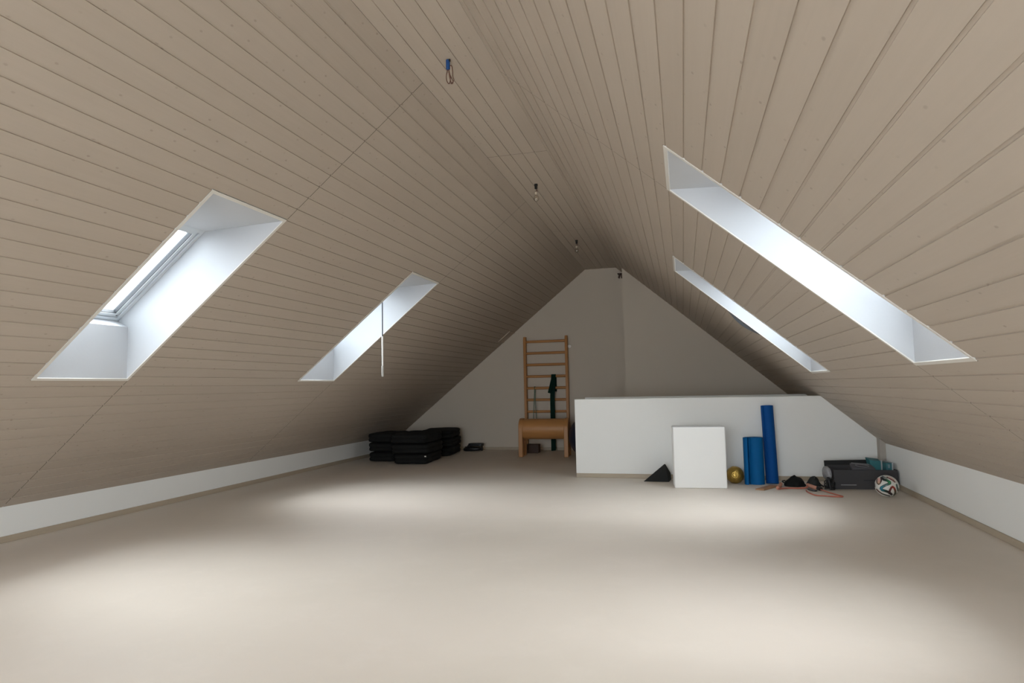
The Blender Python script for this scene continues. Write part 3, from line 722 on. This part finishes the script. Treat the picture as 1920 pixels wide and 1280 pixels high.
# football
CB = V((1.800, 6.750, .1005)); RB = .1
bm = BM(); bmesh.ops.create_icosphere(bm, subdivisions=7, radius=RB)
o = finish('football', bm, M_BALL, loc=CB)
c = (V((0, 0, 1.1))-CB).normalized(); rt = V((0, 0, 1)).cross(c).normalized(); up = c.cross(rt)
def uvp(x, y): return ((x-650)/480., -(y-665)/480.)
ST = [ # path, half width, colour or list of colours along the path
    ([(470, 320), (560, 395), (680, 425), (775, 490), (775, 545), (700, 590), (560, 660), (450, 735), (425, 790), (470, 850), (600, 885), (720, 930), (810, 1010)], .115,
     [(.01, .01, .015), (.01, .02, .02), (.01, .06, .03), (.015, .14, .05), (.015, .10, .045), (.02, .06, .045), (.01, .05, .05), (.01, .12, .16), (.01, .12, .18), (.01, .08, .10), (.01, .03, .02), (.015, .008, .01), (.02, .01, .01)]),
    ([(450, 320), (455, 440), (400, 560), (345, 615), (290, 560), (275, 440), (300, 370)], .062, [(.02, .01, .015), (.05, .02, .02), (.12, .06, .03), (.16, .085, .03), (.12, .06, .03), (.10, .05, .035), (.25, .15, .1)]),
    ([(365, 370), (370, 440), (350, 520)], .10, [(.72, .42, .38), (.66, .33, .29), (.62, .38, .25)]),
    ([(735, 980), (765, 840), (830, 720), (880, 680), (935, 740), (970, 860), (965, 960), (920, 1050)], .085, [(.02, .01, .01), (.06, .012, .014), (.18, .03, .02), (.30, .045, .025), (.30, .03, .02), (.06, .03, .015), (.04, .035, .015), (.05, .05, .02)]),
    ([(690, 285), (790, 335), (890, 400), (975, 475)], .055, [(.08, .03, .03), (.05, .012, .015), (.16, .04, .03), (.10, .02, .015)]),
    ([(750, 280), (860, 330), (940, 400)], .04, [(.7, .45, .42), (.62, .35, .32), (.25, .08, .06)]),
    ([(250, 830), (330, 920), (450, 1010), (600, 1060), (740, 1090)], .055, [(.12, .06, .035), (.10, .03, .02), (.06, .035, .02), (.02, .02, .01), (.01, .01, .01)]),
    ([(1035, 590), (1055, 720), (1080, 850)], .075, [(.05, .10, .09), (.04, .09, .08), (.04, .07, .05)]),
    ([(175, 590), (185, 720)], .06, [(.06, .08, .09), (.05, .07, .07)]),
    ([(510, 250), (590, 300), (680, 330)], .055, [(.05, .07, .10), (.10, .16, .15), (.16, .20, .17)])]
STR = []
for path, hw, cols in ST:
    p = [uvp(*q) for q in path]; STR.append((p, hw, cols if isinstance(cols, list) else [cols]*len(p)))
ca = o.data.color_attributes.new('panels', 'FLOAT_COLOR', 'POINT')
for i, v in enumerate(o.data.vertices):
    n = v.co.normalized(); u, w = n.dot(rt), n.dot(up)
    if n.dot(c) < 0: u = -u
    best = None; colr = V((.66, .65, .60))
    for p, hw, cols in STR:
        bd, bc = 9, None
        for k in range(len(p)-1):
            ax, ay = p[k]; bx, by = p[k+1]; dx, dy = bx-ax, by-ay
            tt = max(0, min(1, ((u-ax)*dx+(w-ay)*dy)/(dx*dx+dy*dy))); d = math.hypot(u-ax-dx*tt, w-ay-dy*tt)
            if d < bd: bd = d; bc = V(cols[k]).lerp(V(cols[k+1]), tt)
        f = max(0, min(1, (hw*1.06-bd)/(hw*.14)))
        if f > 0:
            if hw > .1 and len(p) > 5 and bd < hw*.30 and bc.y > .055: bc = bc*2.6      # pale inner stripe of the coloured bends
            colr = colr.lerp(bc, f)
    ca.data[i].color = (*colr, 1)
tag(o, 'white football with black, green and red swirl panels in front of the grey box', 'football')

# ------------------------------------------------------------------ hanging from the ceiling
t = thing('wire_connector', (-1.302, 3.53, ZT), 'blue wire connector with a coil of brown copper wire hanging from the ridge', 'wire connector')
bm = BM(); add_lathe(bm, [(.004, .0), (.009, -.001), (.0125, -.004), (.0125, -.058), (.010, -.063), (.004, -.064)], (0, 0, 0), 16); finish('terminal_block', bm, M_BLUEP, t)
bm = BM(); add_lathe(bm, [(.006, 0), (.006, -.014)], (.012, -.004, -.001), 10); finish('clamp_screw', bm, M_BLACKP, t)
bm = BM()
for pts in ([(.0, 0, -.055), (-.012, .004, -.09), (-.010, 0, -.125), (.002, -.004, -.150), (.010, 0, -.145), (.012, .004, -.11), (.003, .002, -.06)],
            [(.004, 0, -.055), (.010, -.004, -.09), (.024, 0, -.125), (.030, .004, -.14), (.020, .006, -.150), (.012, 0, -.12), (.006, -.004, -.07)],
            [(.006, 0, -.05), (.014, .0, -.040), (.023, .002, -.042), (.028, .004, -.075), (.030, 0, -.11), (.036, 0, -.130), (.028, 0, -.144), (.014, .002, -.150)]):
    add_tube(bm, smooth_path(pts, 8), .0028, 7)
finish('wire_coil', bm, M_COPPER, t)
def bare_bulb(loc, lab):
    t = thing('bare_bulb', loc, lab, 'light bulb', 'bare bulbs along the ridge')
    bm = BM(); add_lathe(bm, [(.010, 0), (.017, -.001), (.018, -.018), (.014, -.020), (.015, -.046), (.008, -.052)], (0, 0, 0), 14); finish('wire_clamp', bm, M_BLACKP, t)
    bm = BM(); add_tube(bm, smooth_path([(0, 0, -.045), (.004, 0, -.06), (-.002, 0, -.082)], 5), .004, 7); add_tube(bm, smooth_path([(.004, 0, -.05), (.012, 0, -.07), (.010, 0, -.10), (.006, 0, -.105)], 5), .003, 7); finish('wire', bm, M_COPPER, t)
    bm = BM(); add_lathe(bm, [(.006, -.078), (.013, -.080), (.0145, -.086), (.0145, -.104), (.012, -.108)], (0, 0, 0), 16); finish('lamp_holder', bm, M_SOCK, t)
    bm = BM(); prof = [(.011, -.106), (.014, -.114), (.022, -.128), (.027, -.142), (.026, -.155), (.018, -.167), (.006, -.172)]
    add_lathe(bm, prof, (0, 0, 0), 20); b = finish('glass_bulb', bm, M_BULB, t)
    bm = BM(); add_tube(bm, [(-.004, 0, -.108), (-.005, 0, -.138), (0, 0, -.142), (.005, 0, -.138), (.004, 0, -.108)], .0012, 5); finish('filament', bm, M_COPPER, b)
    return t
b1 = bare_bulb((-1.325, 6.035, ZT), 'bare light bulb on short wire under the ridge, nearer the blue connector')
b2 = copy_tree(b1); b2.location = (-1.337, 8.593, ZT); b2['label'] = 'bare light bulb on short wire under the ridge, nearer the gable wall'
# opening rod in the far left roof window
t = thing('opening_rod', (-3.075, 6.21, 1.232), 'thin white opening rod hanging from the far left skylight', 'opening rod')
bm = BM(); add_tube(bm, [(0, 0, .43), (0, 0, 1.10)], .0065, 10); finish('backlit_shaft', bm, M_RODDARK, t)  # upper rod coloured dark to imitate its contrast with the bright window
bm = BM(); add_tube(bm, [(0, 0, .11), (0, 0, .43)], .0085, 10); finish('shaft', bm, M_WPLAS, t)
bm = BM(); add_lathe(bm, [(.008, 0), (.0115, .003), (.0115, .112), (.0085, .116)], (0, 0, 0), 14); finish('grip', bm, M_GRIP, t)
bm = BM(); add_tube(bm, smooth_path([(0, 0, 1.09), (0, 0, 1.115), (.012, 0, 1.125), (.016, 0, 1.11)], 5), .004, 8); finish('hook', bm, M_RODDARK, t)

# ------------------------------------------------------------------ daylight
wd = bpy.data.worlds.new('overcast_sky'); SC.world = wd; wd.use_nodes = True
nt = wd.node_tree; N = nt.nodes; L = nt.links
bg = N['Background']
tc = N.new('ShaderNodeTexCoord'); sp = N.new('ShaderNodeSeparateXYZ'); L.new(tc.outputs['Generated'], sp.inputs[0])
cr = N.new('ShaderNodeValToRGB'); L.new(sp.outputs['Z'], cr.inputs[0])
e = cr.color_ramp.elements
e[0].position = 0.0; e[0].color = (.85, .90, .95, 1)
e[1].position = 1.0; e[1].color = (.42, .48, .525, 1)
x2 = cr.color_ramp.elements.new(.5); x2.color = (.56, .635, .69, 1)
x = cr.color_ramp.elements.new(.20); x.color = (1.1, 1.23, 1.34, 1)
L.new(cr.outputs[0], bg.inputs['Color'])
SKY_BASE, SKY_GLOW, GLOW_N = 5.4, 15.0, 5.0
GLOW_DIRS = (V((-.55, .34, .80)), V((.55, .34, .80)))   # two bright places in the overcast, one over each roof side
bg.inputs['Strength'].default_value = SKY_BASE
nv = N.new('ShaderNodeVectorMath'); nv.operation = 'NORMALIZE'; L.new(tc.outputs['Generated'], nv.inputs[0])
def glow(d):
    dt = N.new('ShaderNodeVectorMath'); dt.operation = 'DOT_PRODUCT'; dt.inputs[1].default_value = d.normalized()
    L.new(nv.outputs[0], dt.inputs[0])
    mx = N.new('ShaderNodeMath'); mx.operation = 'MAXIMUM'; mx.inputs[1].default_value = 0; L.new(dt.outputs['Value'], mx.inputs[0])
    p = N.new('ShaderNodeMath'); p.operation = 'POWER'; p.inputs[1].default_value = GLOW_N; L.new(mx.outputs[0], p.inputs[0])
    return p.outputs[0]
sm = N.new('ShaderNodeMath'); sm.operation = 'ADD'; L.new(glow(GLOW_DIRS[0]), sm.inputs[0]); L.new(glow(GLOW_DIRS[1]), sm.inputs[1])
ml = N.new('ShaderNodeMath'); ml.operation = 'MULTIPLY'; ml.inputs[1].default_value = SKY_GLOW; L.new(sm.outputs[0], ml.inputs[0])
bg2 = N.new('ShaderNodeBackground'); bg2.inputs['Color'].default_value = (.91, .96, 1.0, 1); L.new(ml.outputs[0], bg2.inputs['Strength'])
ad = N.new('ShaderNodeAddShader'); L.new(bg.outputs[0], ad.inputs[0]); L.new(bg2.outputs[0], ad.inputs[1])
L.new(ad.outputs[0], [n for n in N if n.type == 'OUTPUT_WORLD'][0].inputs['Surface'])

# ------------------------------------------------------------------ camera
cam = bpy.data.cameras.new('camera'); co = bpy.data.objects.new('camera', cam); COL.objects.link(co)
cam.sensor_fit = 'HORIZONTAL'; cam.sensor_width = 36.; cam.lens = 1199.36*36/1920; cam.clip_start = .05; cam.clip_end = 200
Rv = V((0.96592642, 0.2579765, -0.02083957)); Uv = V((0.03819022, -0.06242915, 0.99731846)); Fv = V((-0.25598373, 0.96413211, 0.07015414))
co.matrix_world = Matrix(((Rv.x, Uv.x, -Fv.x, 0), (Rv.y, Uv.y, -Fv.y, 0), (Rv.z, Uv.z, -Fv.z, 1.1), (0, 0, 0, 1)))
SC.camera = co

SC.view_settings.view_transform = 'Standard'; SC.view_settings.look = 'None'
SC.view_settings.exposure = 1.1; SC.view_settings.gamma = 1.0; SC.view_settings.use_curve_mapping = False
SC.cycles.max_bounces = 16; SC.cycles.diffuse_bounces = 10; SC.cycles.transparent_max_bounces = 12
SC.cycles.use_denoising = True; SC.cycles.sample_clamp_indirect = 8.0
SC.cycles.caustics_reflective = False; SC.cycles.caustics_refractive = False
